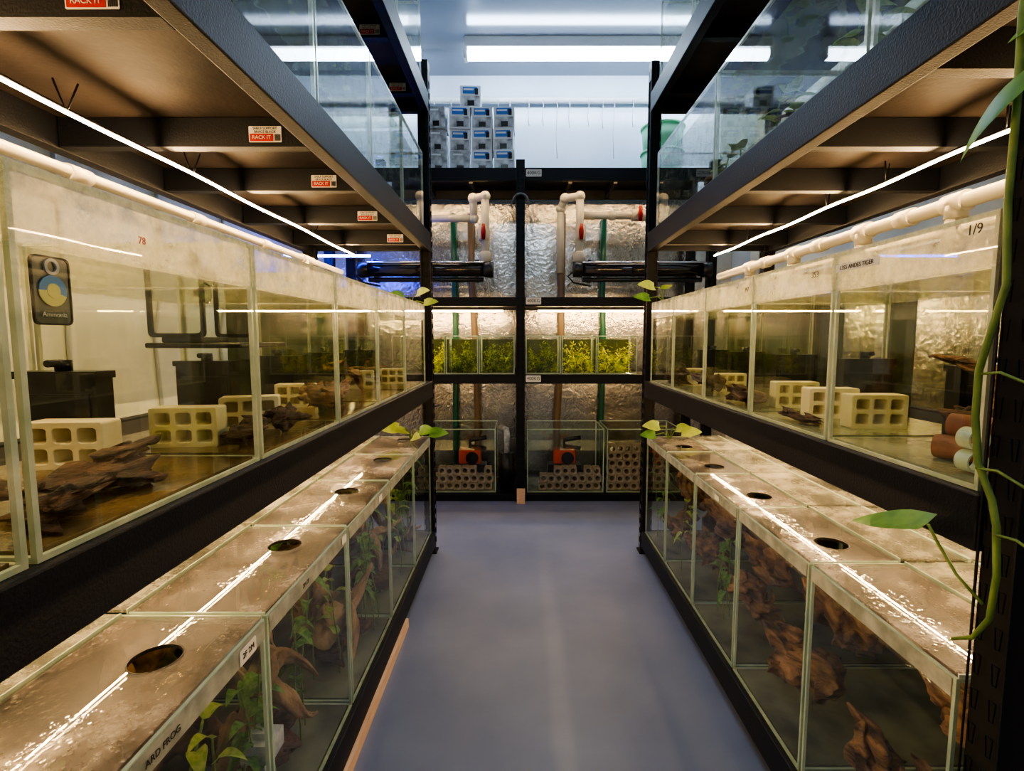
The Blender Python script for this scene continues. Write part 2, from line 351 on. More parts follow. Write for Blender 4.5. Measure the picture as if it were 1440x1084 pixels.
def back_rack():
    r=thing('storage_rack',(0,3.62,0),'black steel rack against the foil wall holding filters and small tanks','shelving rack')
    for xx in (-1.25,0,1.25):
        for yy,rot in ((3.39,-math.pi/2),(3.86,math.pi/2)):
            u=obj('upright',U22,r,(xx,yy-3.62,0)); u.rotation_euler=(0,0,rot)
    for z0,z1 in ((.0,.045),(.80,.86),(1.31,1.37),(2.11,2.19)):
        for (a,b) in ((-1.222,-.028),(.028,1.222)):
            part(MB().box(a,b,3.392,3.425,z0,z1),'beam',M['steel'],r,bevel=.002)
            part(MB().box(a,b,3.825,3.858,z0,z1),'beam',M['steel'],r,bevel=.002)
            part(MB().box(a,b,3.427,3.823,z1-.02,z1-.004),'shelf_board',M['steel'],r)
            if z0>.3:
                for k in range(1,4):
                    xx=a+(b-a)*k/4; part(MB().box(xx-.012,xx+.012,3.475,3.823,z0+.004,z1-.022),'shelf_support',M['steel'],r)
    for z in (2.155,1.345,.835):
        tag(r,'F',(.085,3.3865,z),.10,.045,'400KG',.030,M['label'],name='load_sign')
    b=MB(); b.tube([(.045*math.cos(a),3.355,1.965+.05*math.sin(a)) for a in [math.pi*t/10 for t in range(-1,12)]],.010,8)
    part(b,'cable_loop',M['blackp'],r)
    return r
back_rack()
# ------------------------------------------------------------------ lamps
def tube_lamp(x0,x1,y,z):
    L=thing('ceiling_batten_light',((x0+x1)/2,y,ZC),'long white glowing batten light under the ceiling','ceiling light','ceiling batten lights')
    part(MB().box(x0-.02,x1+.02,y-.035,y+.035,z+.035,ZC-.001),'housing',M['white'],L)
    b=MB(); b.tube([(x0,y,z),(x1,y,z)],.034,16); part(b,'diffuser',M['tube'],L)
    b=MB(); b.box(x0-.025,x0-.002,y-.03,y+.03,z-.032,z+.034); part(b,'end_cap',M['white'],L)
    b=MB(); b.box(x1+.002,x1+.025,y-.03,y+.03,z-.032,z+.034); part(b,'end_cap',M['white'],L)
tube_lamp(-.34,1.6,3.50,2.93)
tube_lamp(-1.5,-.72,3.50,2.93)
tube_lamp(-.6,.8,.4,2.93)  # extra lamp out of view, added to light the aisle
def led(x,y0,y1,z,mat,r=.0055,sag=.004,hang=True,label='thin warm white light strip hanging under a shelf'):
    L=thing('led_strip',(x,(y0+y1)/2,z),label,'strip light','warm light strips')
    n=30; pts=[(x,y0+(y1-y0)*i/n,z-sag*math.sin(i*.42)**2) for i in range(n+1)]
    b=MB(); b.tube(pts,r,8); part(b,'light_tube',mat,L)
    b=MB(); b.tube([(p[0],p[1],p[2]+r+.003) for p in pts],.003,6); part(b,'backing_cable',M['blackp'],L)
    if hang:
        for t in (.18,.36,.5,.8):
            yy=y0+(y1-y0)*t; b=MB(); b.tube([(x-.012,yy-.01,z+.05),(x-.006,yy-.004,z+.02),(x,yy,z-r),(x+.007,yy+.004,z+.02),(x+.014,yy+.012,z+.05)],.0018,6); part(b,'hanging_wire',M['blackp'],L)
led(-.80,.05,2.53,1.50,M['led'],.0030)
led(.94,.70,2.53,1.50,M['led'],.0030)
led(-.79,.05,2.50,.797,M['ledlow'],.0016,.001,False)
led(.95,.70,2.50,.797,M['ledlow'],.0016,.001,False)
def ledx(x0,x1,y,z,mat,r=.006):
    L=thing('led_strip',((x0+x1)/2,y,z),'thin warm light strip under a shelf of the end rack','strip light','warm light strips')
    b=MB(); b.tube([(x0,y,z),(x1,y,z)],r,8); part(b,'light_tube',mat,L)
    part(MB().box(x0,x1,y-.008,y+.008,z+r,z+.012+r),'mounting_rail',M['blackp'],L)
for a,b in ((-1.2,-.12),(.12,1.2)):
    ledx(a,b,3.50,1.285,M['ledback'],.005); ledx(a,b,3.448,2.142,M['ledtop']); ledx(a,b,3.448,.812,M['leddim'],.005)
L=thing('led_strip',(-1.3,3.2,1.62),'glowing blue light strip near the corner wall','strip light'); b=MB(); b.tube([(-1.5,3.3,1.62),(-.95,3.3,1.62)],.008,8); part(b,'light_tube',M['ledblue'],L)
# ------------------------------------------------------------------ tanks
def tank(x0,x1,y0,y1,z0,z1,side,style,label,group,back=None,hole=True):
    t=thing('fish_tank',((x0+x1)/2,(y0+y1)/2,z0),label,'aquarium',group)
    gm={'mid':M['glassm'],'low':M['glassl'],'up':M['glassu'],'back':M['glass'],'sump':M['glass']}[style]
    em=M['edgecream'] if style in('mid','up') else M['edge']
    b=MB()
    b.poly([(x0,y0,z0),(x1,y0,z0),(x1,y0,z1),(x0,y0,z1)]); b.poly([(x1,y1,z0),(x0,y1,z0),(x0,y1,z1),(x1,y1,z1)])
    b.poly([(x0,y1,z0),(x0,y0,z0),(x0,y0,z1),(x0,y1,z1)]); b.poly([(x1,y0,z0),(x1,y1,z0),(x1,y1,z1),(x1,y0,z1)])
    part(b,'glass_panes',gm,t)
    e=.008 if style=='up' else .006; b=MB()
    for cx in (x0+e/2+.0003,x1-e/2-.0003):
        for cy in (y0+e/2+.0003,y1-e/2-.0003): b.box(cx-e/2,cx+e/2,cy-e/2,cy+e/2,z0,z1)
    for zz in (z0+.0,z1-e):
        b.box(x0+e,x1-e,y0+.0003,y0+e,zz,zz+e); b.box(x0+e,x1-e,y1-e,y1-.0003,zz,zz+e)
        b.box(x0+.0003,x0+e,y0+e,y1-e,zz,zz+e); b.box(x1-e,x1-.0003,y0+e,y1-e,zz,zz+e)
    part(b,'glass_edge',em,t,'pale green polished glass edges')
    bm_=M['basel'] if (side=='L' and style in('mid',)) else (M['basel2'] if style in('low','sump') else M['baseg'])
    part(MB().box(x0+.009,x1-.009,y0+.009,y1-.009,z0+.001,z0+.009),'base_panel',bm_,t)
    zw={'mid':z0+.80*(z1-z0),'low':z1-.045,'up':z1-.06,'back':z1-.03,'sump':z1-.15}[style]
    b=MB(); b.poly([(x0+.008,y0+.008,zw),(x1-.008,y0+.008,zw),(x1-.008,y1-.008,zw),(x0+.008,y1-.008,zw)]); 
    part(b,'water_surface',M['waterlow'] if style=='low' else M['water'],t)
    if back:
        ya,yb,zt,mt=back
        if side=='L': part(MB().box(x0+.002,x0+.005,y0+.008+(y1-y0)*ya,y0-.008+(y1-y0)*yb,z0+.01,z0+(z1-z0)*zt),'backing_sheet',mt,t)
        elif side=='R': part(MB().box(x1-.005,x1-.002,y0+.008+(y1-y0)*ya,y0-.008+(y1-y0)*yb,z0+.01,z0+(z1-z0)*zt),'backing_sheet',mt,t)
        else: part(MB().box(x0+.008,x1-.008,y1-.005,y1-.002,z0+.01,z0+(z1-z0)*zt),'backing_sheet',mt,t)
    if style=='low':
        fw=.245 if side=='L' else .195
        xs=(x1-fw,x1-.004) if side=='L' else (x0+.004,x0+fw)
        hx=x1-.105 if side=='L' else x0+.108
        hy=y0+(.30 if side=='L' else .10)
        if hy>y1-.06: hy=y1-.11
        lp=[[(xs[0],y0+.003),(xs[1],y0+.003),(xs[1],y1-.003),(xs[0],y1-.003)]]
        if hole: lp.append(circ(hx,hy,.036))
        me=flat_curve(lp,.0025)
        b=MB(); b.add(me,Matrix.Translation((0,0,z1+.0035))); part(b,'lid',M['lid'],t,'wet glass lid')
        if hole:
            rim=flat_curve([circ(hx,hy,.0375),circ(hx,hy,.0355)],.0029); b=MB(); b.add(rim,Matrix.Translation((0,0,z1+.0036))); part(b,'lid_hole_edge',M['ink'],t)
        if side=='L': segs=[(xs[0]-.15,xs[0]-.006),(x0+.004,xs[0]-.156)]
        else: segs=[(xs[1]+.006,xs[1]+.155),(xs[1]+.161,x1-.004)]
        for k,(a,c) in enumerate(segs): part(MB().box(a,c,y0+.003,y1-.003,z1+.001+.004*(k==0),z1+.006+.004*(k==0)),'lid',M['lidr'],t,'cloudy rear glass lid')
        for yy in (y0+.0005,y1-.0035): part(MB().box(xs[0],xs[1],yy,yy+.0024,z1+.0008,z1+.0066),'lid_edge',M['edge'],t)
        for (a,c) in segs:
            part(MB().box(a-.002,a+.0005,y0+.003,y1-.003,z1+.001,z1+.0115),'lid_edge',M['edge'],t); part(MB().box(c-.0005,c+.002,y0+.003,y1-.003,z1+.001,z1+.0115),'lid_edge',M['edge'],t)
        if side=='L': part(MB().box(x1+.0006,x1+.002,y0+.006,y1-.006,z1-.034,z1-.002),'name_strip',M['namestrip'],t,'pale handwritten strip')
        else: part(MB().box(x0-.002,x0-.0006,y0+.006,y1-.006,z1-.030,z1-.002),'name_strip',M['namestrip'],t,'pale strip')
    return t
LM=[(.04,.452),(.46,.87),(.878,1.257),(1.265,1.62),(1.628,2.0),(2.008,2.42)]
RM=[(.69,1.037),(1.045,1.397),(1.405,1.757),(1.765,2.122),(2.13,2.48)]
LL=[(0.02,.432),(.44,.862),(.87,1.292),(1.30,1.722),(1.73,2.122),(2.13,2.52)]
RL=[(.70,1.072),(1.08,1.442),(1.45,1.812),(1.82,2.172),(2.18,2.52)]
LB=[None,None,None,(.5,1,.8,M['backg']),(0,1,.8,M['backg']),(0,1,.8,M['backg'])]
RB=[None,(.7,1,.8,M['backg']),(.5,1,.8,M['backg']),(0,1,.8,M['backg']),(0,1,.8,M['backg'])]
TL={}
for i,(a,b) in enumerate(LM): TL['LM%d'%i]=tank(-.83,-.45,a,b,.8905,1.258,'L','mid','open-topped glass tank with cream residue above the waterline','middle shelf tanks',LB[i])
for i,(a,b) in enumerate(RM): TL['RM%d'%i]=tank(.63,1.0,a,b,.8905,1.27,'R','mid','open-topped glass tank with residue band and ceramic caves','middle shelf tanks',RB[i])
for i,(a,b) in enumerate(LL): TL['LL%d'%i]=tank(-1.0,-.452,a,b,.1185,.608,'L','low','lidded planted glass tank with green stems and wood','bottom shelf tanks',(0,1,.93,M['back']))
for i,(a,b) in enumerate(RL): TL['RL%d'%i]=tank(.632,1.18,a,b,.1185,.608,'R','low','lidded glass tank with big brown driftwood pieces','bottom shelf tanks',(0,1,.93,M['back']),hole=i>0)
for i,(a,b) in enumerate([(.35,.762),(.77,1.182),(1.19,1.602),(1.61,2.022),(2.03,2.44)]): TL['LU%d'%i]=tank(-.85,-.45,a,b,1.6105,1.95,'L','up','clear glass tank on the high shelf','high shelf tanks')
for i,(a,b) in enumerate([(.70,.975),(.985,1.722),(1.73,2.44)]): TL['RU%d'%i]=tank(.63,1.03,a,b,1.6105,1.95,'R','up','droplet covered glass tank with leaf scraps on the high shelf','high shelf tanks')
for i,(a,b) in enumerate([(1.1,1.54),(1.55,1.99),(2.0,2.44)]):
    tank(-.85,-.45,a,b,2.2605,2.6,'L','up','clear glass tank on the top shelf','top shelf tanks')
    tank(.63,1.03,a,b,2.2605,2.6,'R','up','clear glass tank on the top shelf','top shelf tanks')
BX=[(-.66,-.505),(-.50,-.285),(-.28,-.04),(.035,.27),(.275,.51),(.515,.78)]
for a,b in BX: tank(a,b,3.43,3.68,.861,1.12,'B','back','small glass cube tank full of green moss','small moss tanks',(0,1,.9,M['backg']))
# ------------------------------------------------------------------ contents
def driftwood_mesh(seed,branches=4,chunk=False,mat='wood'):
    rnd=random.Random(seed); b=MB()
    def walk(p,d,n,r,step,fl,wob=.35):
        n*=3; step/=3
        pts=[p.copy()]; rs=[r*rnd.uniform(.35,.5)]
        dd=Vector((0,0,0))
        for i in range(n):
            dd=dd*.75+Vector((rnd.uniform(-1,1),rnd.uniform(-1,1),rnd.uniform(-1,1)))*wob*.25
            d=(d+dd).normalized()
            p=p+d*step; pts.append(p.copy()); rs.append(max(r*.08,r*min(1,.5+i*.25)*(1-((i+1)/n)**1.6*.92)*rnd.uniform(.93,1.07)))
        b.tube(pts,rs,18,jit=.75,seed=rnd.random()*50,flat=fl); return pts
    if chunk:
        main=walk(Vector((0,0,0)),Vector((rnd.uniform(-.3,.3),1,rnd.uniform(.1,.5))),8,.30,.13,.9)
        walk(Vector((.05,.15,.05)),Vector((rnd.uniform(-.4,.2),1,rnd.uniform(.2,.9))),7,.22,.13,.9)
        walk(Vector((-.1,.5,.0)),Vector((-.2,.3,rnd.uniform(.4,.9))),5,.18,.13,.9)
    else: main=walk(Vector((0,0,0)),Vector((1,rnd.uniform(-.5,.5),rnd.uniform(.1,.5))),9,.13,.13,.6,.5)
    for k in range(branches):
        s=main[rnd.randint(3,19)]
        walk(s,Vector((rnd.uniform(-.4,.9),rnd.uniform(-1,1),rnd.uniform(-.5,1))),rnd.randint(4,6),.07,.12,.7,.6)
    me=b.mesh('driftwood',M[mat])
    xs=[v.co for v in me.vertices]
    mn=Vector([min(c[i] for c in xs) for i in range(3)]); mx=Vector([max(c[i] for c in xs) for i in range(3)])
    for v in me.vertices:
        v.co=Vector([(v.co[i]-mn[i])/(mx[i]-mn[i])-(.5 if i<2 else 0) for i in range(3)])
    return me
DW=[driftwood_mesh(s,3+s%3) for s in range(8)]
DC=[driftwood_mesh(s+20,1,True) for s in range(6)]
def recolor(l,k):  # copies the meshes with another wood colour
    r=[]
    for m in l:
        c=m.copy(); c.materials.clear(); c.materials.append(M[k]); r.append(c)
    return r
DW2=recolor(DW,'woodlt'); DC2=recolor(DC,'woodlt'); DP=recolor(DW,'woodpale')
def wood(i,cx,cy,z,dx,dy,dz,lt=False,label='gnarled dark driftwood lying in a tank',ch=False,rx=0,pale=False):
    src=DP if pale else ((DC2 if lt else DC) if ch else (DW2 if lt else DW))
    o=thing('driftwood',(cx,cy,z),label,'driftwood','tank driftwood',me=src[i%len(src)]); o.scale=(dx,dy,dz); o.rotation_euler=(rx,0,0); return o
def leaf_poly(bm,base,d,up,L,W,heart=False,fold=.15,droop=.2,n=6):
    d=Vector(d).normalized(); up=Vector(up); side=d.cross(up).normalized(); nn=side.cross(d).normalized()
    cen=[];l=[];r=[]
    for i in range(n+1):
        t=i/n
        w=(math.sin(math.pi*min(1,t**.6))**.8 if heart else math.sin(math.pi*t))*W/2 if 0<t<1 else 0
        p=Vector(base)+d*L*t-nn*droop*L*t*t
        cen.append(bm.verts.new(p))
        back=-d*L*.12*(1 if (heart and i==1) else 0)
        l.append(bm.verts.new(p+side*w+nn*fold*w+back)); r.append(bm.verts.new(p-side*w+nn*fold*w+back))
    for i in range(n):
        for a,bb in ((cen,l),(r,cen)):
            try:
                f=bm.faces.new((a[i],a[i+1],bb[i+1],bb[i])); f.smooth=True
            except ValueError: pass
def aq_plant_mesh(seed,nst=5,mat='leaf'):
    rnd=random.Random(seed); st=MB(); lf=MB()
    for s in range(nst):
        x,y=rnd.uniform(-.3,.3),rnd.uniform(-.3,.3); pts=[]; h=rnd.uniform(.6,1); ax,ay=rnd.uniform(-.25,.25),rnd.uniform(-.25,.25)
        for i in range(8):
            t=i/7; pts.append((x+ax*t*t+.03*math.sin(t*7+s),y+ay*t*t,h*t))
        st.tube(pts,.014,5)
        for i in range(3,8):
            a=rnd.uniform(0,6.28); leaf_poly(lf.bm,pts[i],(math.cos(a),math.sin(a),rnd.uniform(0,.6)),(0,0,1),rnd.uniform(.22,.40),rnd.uniform(.12,.22),True,.2,.4)
    return st.mesh('stem',M['vine']),lf.mesh('leaves',M[mat])
AP=[aq_plant_mesh(s,2+s,('leafb','leaf','leaf')[s]) for s in range(3)]
def aqplant(i,cx,cy,z,w,h,label='leafy green stem plant growing inside a tank'):
    o=thing('aquatic_plant',(cx,cy,z),label,'aquarium plant','planted stems'); o.scale=(w,w,h)
    obj('stem',AP[i%3][0],o); obj('leaves',AP[i%3][1],o)
def cave_mesh():
    w,h=.125,.078; loops=[rrect(-w/2,w/2,0,h,.004)]
    cw=(w-.008)/3; ch=(h-.008)/2
    for i in range(3):
        for j in range(2):
            x=-w/2+.004+i*cw; z=.004+j*ch; loops.append(rrect(x+.0035,x+cw-.0035,z+.0035,z+ch-.0035,.007))
    me=flat_curve(loops,.022,.0015)
    b=MB(); b.add(me,Matrix(((1,0,0,0),(0,0,-1,0),(0,1,0,0),(0,0,0,1)))); b.box(-w/2+.001,w/2-.001,.018,.022,.001,h-.001)
    return b.mesh('breeding_cave',M['cave'])
CV=cave_mesh()
def cave(x,y,rot=0,z=.900,s=.86,label='cream ceramic breeding cave block with six openings'):
    o=thing('breeding_cave',(x,y,z),label,'fish cave','ceramic cave blocks',me=CV); o.rotation_euler=(0,0,rot); o.scale=(s,s,s)
BFm=MB().box(-.065,.065,-.018,.018,0,.135).box(-.069,.069,-.022,.020,.135,.147).box(-.055,.055,-.021,-.018,.01,.11).mesh('body',M['blackp'])
_b=MB(); _b.tube([(0,0,.147),(0,0,.165)],.012,12); _b.tube([(.0,-.03,.160),(0,0,.160)],.006,8); BFo=_b.mesh('outlet',M['blackp'])
def boxfilter(x,y,z=.900):
    o=thing('box_filter',(x,y,z),'black box filter standing at the end glass of a tank','aquarium filter','black box filters')
    obj('body',BFm,o); obj('outlet',BFo,o)
z0=.9
for (a,b) in LM: boxfilter(-.752,b-.028)
for (a,b) in RM: boxfilter(.92,b-.028)
cave(-.70,.79,.08,s=.92); cave(-.625,.955,.12,s=.92); cave(-.60,1.13,.35,s=.92); cave(-.66,2.1,.2); cave(-.57,2.28,.1); cave(-.66,1.50,.15)
wood(0,-.55,.69,z0,.13,.24,.05,ch=True); wood(1,-.52,.97,z0,.09,.14,.05,ch=True); wood(2,-.52,1.12,z0,.08,.14,.055,ch=True); wood(3,-.54,1.42,z0,.14,.24,.09,True,ch=True); wood(4,-.60,1.80,z0,.2,.26,.14,True); wood(0,-.64,2.2,z0,.08,.12,.12,ch=True); wood(6,-.64,.22,z0,.26,.3,.16,True); wood(4,-.51,.55,z0,.09,.13,.045,ch=True); wood(5,-.64,.60,z0,.20,.12,.07)
cave(.80,1.15,-.05,s=.95); cave(.79,1.30,-.05,s=.95); cave(.80,1.49,-.05,s=.95); cave(.76,2.27,-.1); cave(.8,1.95,-.1)
wood(2,.88,.92,z0+.03,.17,.16,.15,True,'brown driftwood arch leaning in a tank'); wood(3,.86,.90,z0,.20,.14,.09,False,ch=True); wood(1,.69,1.55,z0,.08,.24,.06,ch=True); wood(3,.70,1.92,z0,.09,.26,.08,ch=True); wood(4,.69,2.28,z0,.1,.25,.09,ch=True); wood(0,.68,1.22,z0,.07,.16,.03,ch=True)
RX=Matrix(((1,0,0,0),(0,0,-1,0),(0,1,0,0),(0,0,0,1)))
for (yy,zz) in ((.75,.918),(.75,.952)):
    me=flat_curve([circ(0,0,.0165),circ(0,0,.0138)],.012); b=MB(); b.add(me,RX) 
    thing('pipe_ring',(.672,yy,zz),'short pale plastic pipe ring resting in a tank','pipe ring','stacked pipe rings',me=b.mesh('ring',M['edge']))
for (x_,y_,z_,r_) in ((.72,.83,.920,.5),(.765,.82,.920,.4),(.742,.83,.955,.45)):
    o=thing('clay_pipe',(x_,y_,z_),'terracotta brown clay tube stacked among driftwood in a tank','clay pipe','clay pipes'); me=flat_curve([circ(0,0,.0195),circ(0,0,.0155)],.03); b=MB(); b.add(me,Matrix.Translation((x_,y_,z_))@Matrix.Rotation(r_,4,'Z')@RX); part(b,'tube',M['clay'],o)
for i,(a,b) in enumerate(LL[1:]):
    cy=(a+b)/2
    aqplant(i,-.53,b-.09,.128,.15,.40); aqplant(i+1,-.56,a+.09,.128,.15,.36)
    if i%2==0: aqplant(i+2,-.75,cy,.128,.22,.42)
    wood(i+1,-.58,cy,.128,.18,.30,.32,False,'pale curved branching driftwood among tank plants',pale=True)
    wood(i+5,-.80,cy,.128,.26,.32,.38,True,'dark branching driftwood among tank plants',i%2==1)
    wood(i,-.60,cy+.02,.128,.22,.26,.10,False,'flat dark wood on the tank base',True)
cb=thing('sponge_filter',(-.50,.98,.128),'pale grey block filter standing among plants in a tank','aquarium filter'); part(MB().box(-.56,-.50,.95,1.01,.25,.29).box(-.545,-.515,.965,.995,.29,.305).box(-.535,-.525,.975,.985,.128,.25),'body',M['cleargrey'],cb)
for i,(a,b) in enumerate(RL):
    cy=(a+b)/2; L_=(b-a)
    wood(i,.76,cy+.01,.16,.15,L_*.80,.17,True,'large brown flat driftwood slab leaning in a tank',True,rx=-.22)
    wood(i+2,.82,cy+.02,.32,.15,L_*.78,.17,True,'brown jagged driftwood slab resting on other wood',True,rx=.25)
    wood(i+3,1.02,cy-.02,.128,.26,L_*.8,.42,True,'tall brown driftwood branch in a tank')
    if i>=2: aqplant(i,.70,b-.1,.128,.12,.34)
for i,yy in enumerate((1.0,1.4,1.82,2.2)):
    wood(i+1,-.62,yy,1.62,.16,.24,.12); aqplant(0,-.62,yy+.05,1.62,.13,.2)
wood(2,.8,1.3,1.62,.18,.4,.1,True); wood(3,.8,2.1,1.62,.2,.4,.13,True); aqplant(0,.76,1.15,1.62,.2,.26,'leafy sprig standing in a high tank'); aqplant(0,.76,1.5,1.62,.18,.24,'leafy sprig standing in a high tank'); aqplant(0,.8,1.95,1.62,.2,.24,'leafy sprig standing in a high tank')
wood(5,.80,.84,1.62,.2,.2,.08,True)
def moss_mesh(seed,mat,n=1300):
    rnd=random.Random(seed); b=MB(); k=0
    while k<n:
        x,y=rnd.uniform(-.5,.5),rnd.uniform(-.5,.5); top=.58+1.1*noise.noise(Vector((x*3.2+seed*7,y*3.2,0)))
        z=rnd.random()**.8*min(1,top)
        if z<0 or noise.noise(Vector((x*4+seed,y*4,z*4+3)))<-.10: 
            k+=.2; continue
        k+=1
        p=Vector((x,y,z)); d=Vector((rnd.uniform(-1,1),rnd.uniform(-1,1),rnd.uniform(-.3,1)))
        leaf_poly(b.bm,p,d,(0,0,1) if abs(d.normalized().z)<.95 else (1,0,0),rnd.uniform(.08,.18),rnd.uniform(.025,.055),False,.2,.3,3)
    return b.mesh('moss',mat)
MS=[moss_mesh(1,M['moss']),moss_mesh(2,M['mossd']),moss_mesh(5,M['moss']),moss_mesh(9,M['mossd'])]
for i,(a,b) in enumerate(BX):
    k=(0,1,3,1,2,0)[i]
    o=thing('aquatic_moss',((a+b)/2,3.55,.871),('bright yellow green moss clump' if k%2==0 else 'dark green moss clump')+' filling a small cube tank','aquarium plant','moss clumps',me=MS[k]); o.scale=((b-a)*.82,.20,.205)
# ------------------------------------------------------------------ stickers
tag(TL['RM0'],'R',(.6285,.975,1.237),.125,.015,'L355 ANDES TIGER',.0115)
def ink(tk,face,p,s,size,m=None): put('handwriting',text_mesh(s,size),m or M['ink'],face,p,TL[tk])
ink('RM0','R',(.6285,.725,1.25),'1/9',.020); ink('RM1','R',(.6285,1.11,1.235),'353',.018); ink('RM2','R',(.6285,1.44,1.235),'M7',.018); ink('LM1','L',(-.4485,.62,1.215),'78',.012,M['red'])
tag(TL['LL1'],'L',(-.4485,.80,.588),.050,.026,'2F 2M',.014)
ink('LL1','L',(-.4485,.60,.590),'ARD FROG',.013); ink('LL2','L',(-.4485,1.03,.590),'2M 2F',.013)
tag(TL['LL2'],'L',(-.4485,1.26,.592),.03,.02); tag(TL['LL3'],'L',(-.4485,1.60,.592),.035,.02); tag(TL['RL2'],'R',(.6285,1.6,.592),.035,.016)
tag(TL['LM3'],'L',(-.4485,1.58,1.238),.04,.018); tag(TL['LM4'],'L',(-.4485,1.70,1.238),.04,.02)
BY,BZ=.503,1.146
bd=thing('ammonia_alert_badge',(-.455,BY,BZ),'small dark card badge with coloured dial stuck inside the glass','test badge')
me=flat_curve([rrect(-.020,.020,-.032,.032,.005)],.0008); put('card',me,M['card'],'L',(-.4555,BY,BZ),bd)
me=flat_curve([rrect(-.0210,.0210,-.0330,.0330,.006),rrect(-.0192,.0192,-.0312,.0312,.005)],.0011); put('rim',me,M['ink'],'L',(-.4550,BY,BZ),bd)
def wedge(a0,a1,r): return [(0,0)]+[(r*math.cos(math.radians(a0+(a1-a0)*k/8)),r*math.sin(math.radians(a0+(a1-a0)*k/8))) for k in range(9)]
for a0,a1,mm_ in ((-20,180,'badgeblue'),(180,340,'yellow')): put('dial_segment',flat_curve([wedge(a0,a1,.015)],.0005),M[mm_],'L',(-.4535,BY,BZ),bd)
put('dial_center',flat_curve([circ(0,0,.007)],.0008),M['yellow'],'L',(-.4532,BY,BZ),bd)
put('lettering',text_mesh('Ammonia',.0068),M['pvc'],'L',(-.4533,BY,BZ-.023),bd)
put('suction_cup',flat_curve([circ(0,0,.008),circ(0,0,.005)],.001),M['cleargrey'],'L',(-.4535,BY,BZ+.023),bd)
for (yy,zz) in ((.72,1.205),(.755,1.19),(.745,1.165)):
    s=thing('suction_cup',(-.458,yy,zz),'clear round suction cup stuck to the inside of the glass','suction cup','clear suction cups')
    b=MB(); b.tube([(-.452,yy,zz),(-.455,yy,zz),(-.462,yy,zz),(-.468,yy,zz)],[.015,.014,.006,.005],16); part(b,'cup',M['clearp'],s)
bb=thing('breeder_box',(-.62,1.02,1.08),'clear hanging breeder box with black frame and flat black tray','breeder box')
for (xa,xb_,yf) in ((-.70,-.60,.975),(-.665,-.585,1.13)):
    fr=flat_curve([rrect(xa-.004,xb_+.004,1.102,1.247,.010),rrect(xa+.004,xb_-.004,1.110,1.239,.007)],.003)
    b=MB(); b.add(fr,Matrix(((1,0,0,0),(0,0,-1,yf),(0,1,0,0),(0,0,0,1)))); part(b,'frame',M['blackp'],bb)
    b=MB(); b.poly([(xa,yf,1.105),(xb_,yf,1.105),(xb_,yf,1.24),(xa,yf,1.24)]); part(b,'clear_wall',M['clearp'],bb)
part(MB().box(-.70,-.52,.955,1.14,1.082,1.092).box(-.68,-.60,.972,1.06,1.092,1.103),'tray',M['blackp'],bb,bevel=.003)
for k,yy in enumerate((.75,1.05,1.4,1.8,2.3,2.8)):
    o=thing('air_line',(-1.59,yy,1.3),'grey air tube running down the side wall','air tube','side wall air tubes'); b=MB(); b.tube([(-1.592,yy,2.0),(-1.592,yy+.02,1.4),(-1.592,yy+.08*math.sin(k),1.1),(-1.592,yy,.02)],.008,6); part(b,'tube',M['wire'],o)
# ------------------------------------------------------------------ PVC pipes
def pipe_run(x,y0,y1,z,r,drops,label,inn):
    p=thing('pvc_pipe',(x,(y0+y1)/2,z),label,'water pipe')
    b=MB(); b.tube([(x,y0,z),(x,y1,z)],r,14); part(b,'pipe',M['pvc'],p)
    for i in range(int((y1-y0)/.37)):
        yy=y0+.2+i*.37; b=MB(); b.tube([(x,yy-.025,z),(x,yy+.025,z)],r*1.28,14); part(b,'coupler',M['pvc'],p)
    for yy in drops:
        b=MB(); b.tube([(x,yy,z-r*.5),(x+inn*.01,yy,z-.05),(x+inn*.02,yy,z-.12)],r*.8,12); part(b,'down_pipe',M['pvc'],p)
        b=MB(); b.tube([(x,yy-.028,z),(x,yy+.028,z)],r*1.35,14); b.tube([(x,yy,z),(x,yy,z-.035)],r*1.3,14); part(b,'tee_joint',M['pvc'],p)
pipe_run(-.87,.1,2.53,1.42,.012,(2.1,),'long cream water pipe above the rear of the tanks',1)
pipe_run(.97,.75,2.53,1.40,.017,(1.17,1.48,1.85,2.2),'long cream water pipe with tees and couplers above the tanks',-1)
pipe_run(1.08,.75,2.53,1.37,.012,(1.3,),'thinner cream return pipe behind the tank row',-1)
def pvc_assembly(pts,valves,label):
    p=thing('pvc_pipe',pts[0],label,'water pipe','wall pipe assemblies')
    for a,b_ in zip(pts,pts[1:]):
        b=MB(); b.tube([a,b_],.026,14); part(b,'pipe',M['pvc'],p)
    for q in pts[1:-1]:
        b=MB()
        bmesh.ops.create_uvsphere(b.bm,u_segments=16,v_segments=10,radius=.035,matrix=Matrix.Translation(q)); part(b,'elbow_joint',M['pvc'],p)
    for (q,vert) in valves:
        q=Vector(q); d=Vector((0,0,.05)) if vert else Vector((.05,0,0))
        b=MB(); b.tube([q-d,q-d*.5,q+d*.5,q+d],[.034,.038,.038,.034],14); part(b,'valve_body',M['pvc'],p)
        b=MB(); b.tube([q+Vector((0,-.03,0)),q+Vector((0,-.055,0))],.012,10); b.tube([q+Vector((0,-.055,-.05)),q+Vector((0,-.06,0)),q+Vector((0,-.055,.05))],[.012,.017,.010],8); part(b,'valve_handle',M['red'],p,'red valve handle')
pvc_assembly([(-.62,3.6,1.92),(-.32,3.6,1.92),(-.32,3.55,2.04),(-.235,3.5,2.04),(-.235,3.5,1.60)],[((-.245,3.5,1.80),True)],'cream pipe bending down to a red valve')
pvc_assembly([(.275,3.6,1.55),(.275,3.6,1.98),(.30,3.55,2.04),(.395,3.5,2.04),(.395,3.5,1.60)],[((.40,3.5,1.80),True)],'cream upturned pipe loop with a red valve')
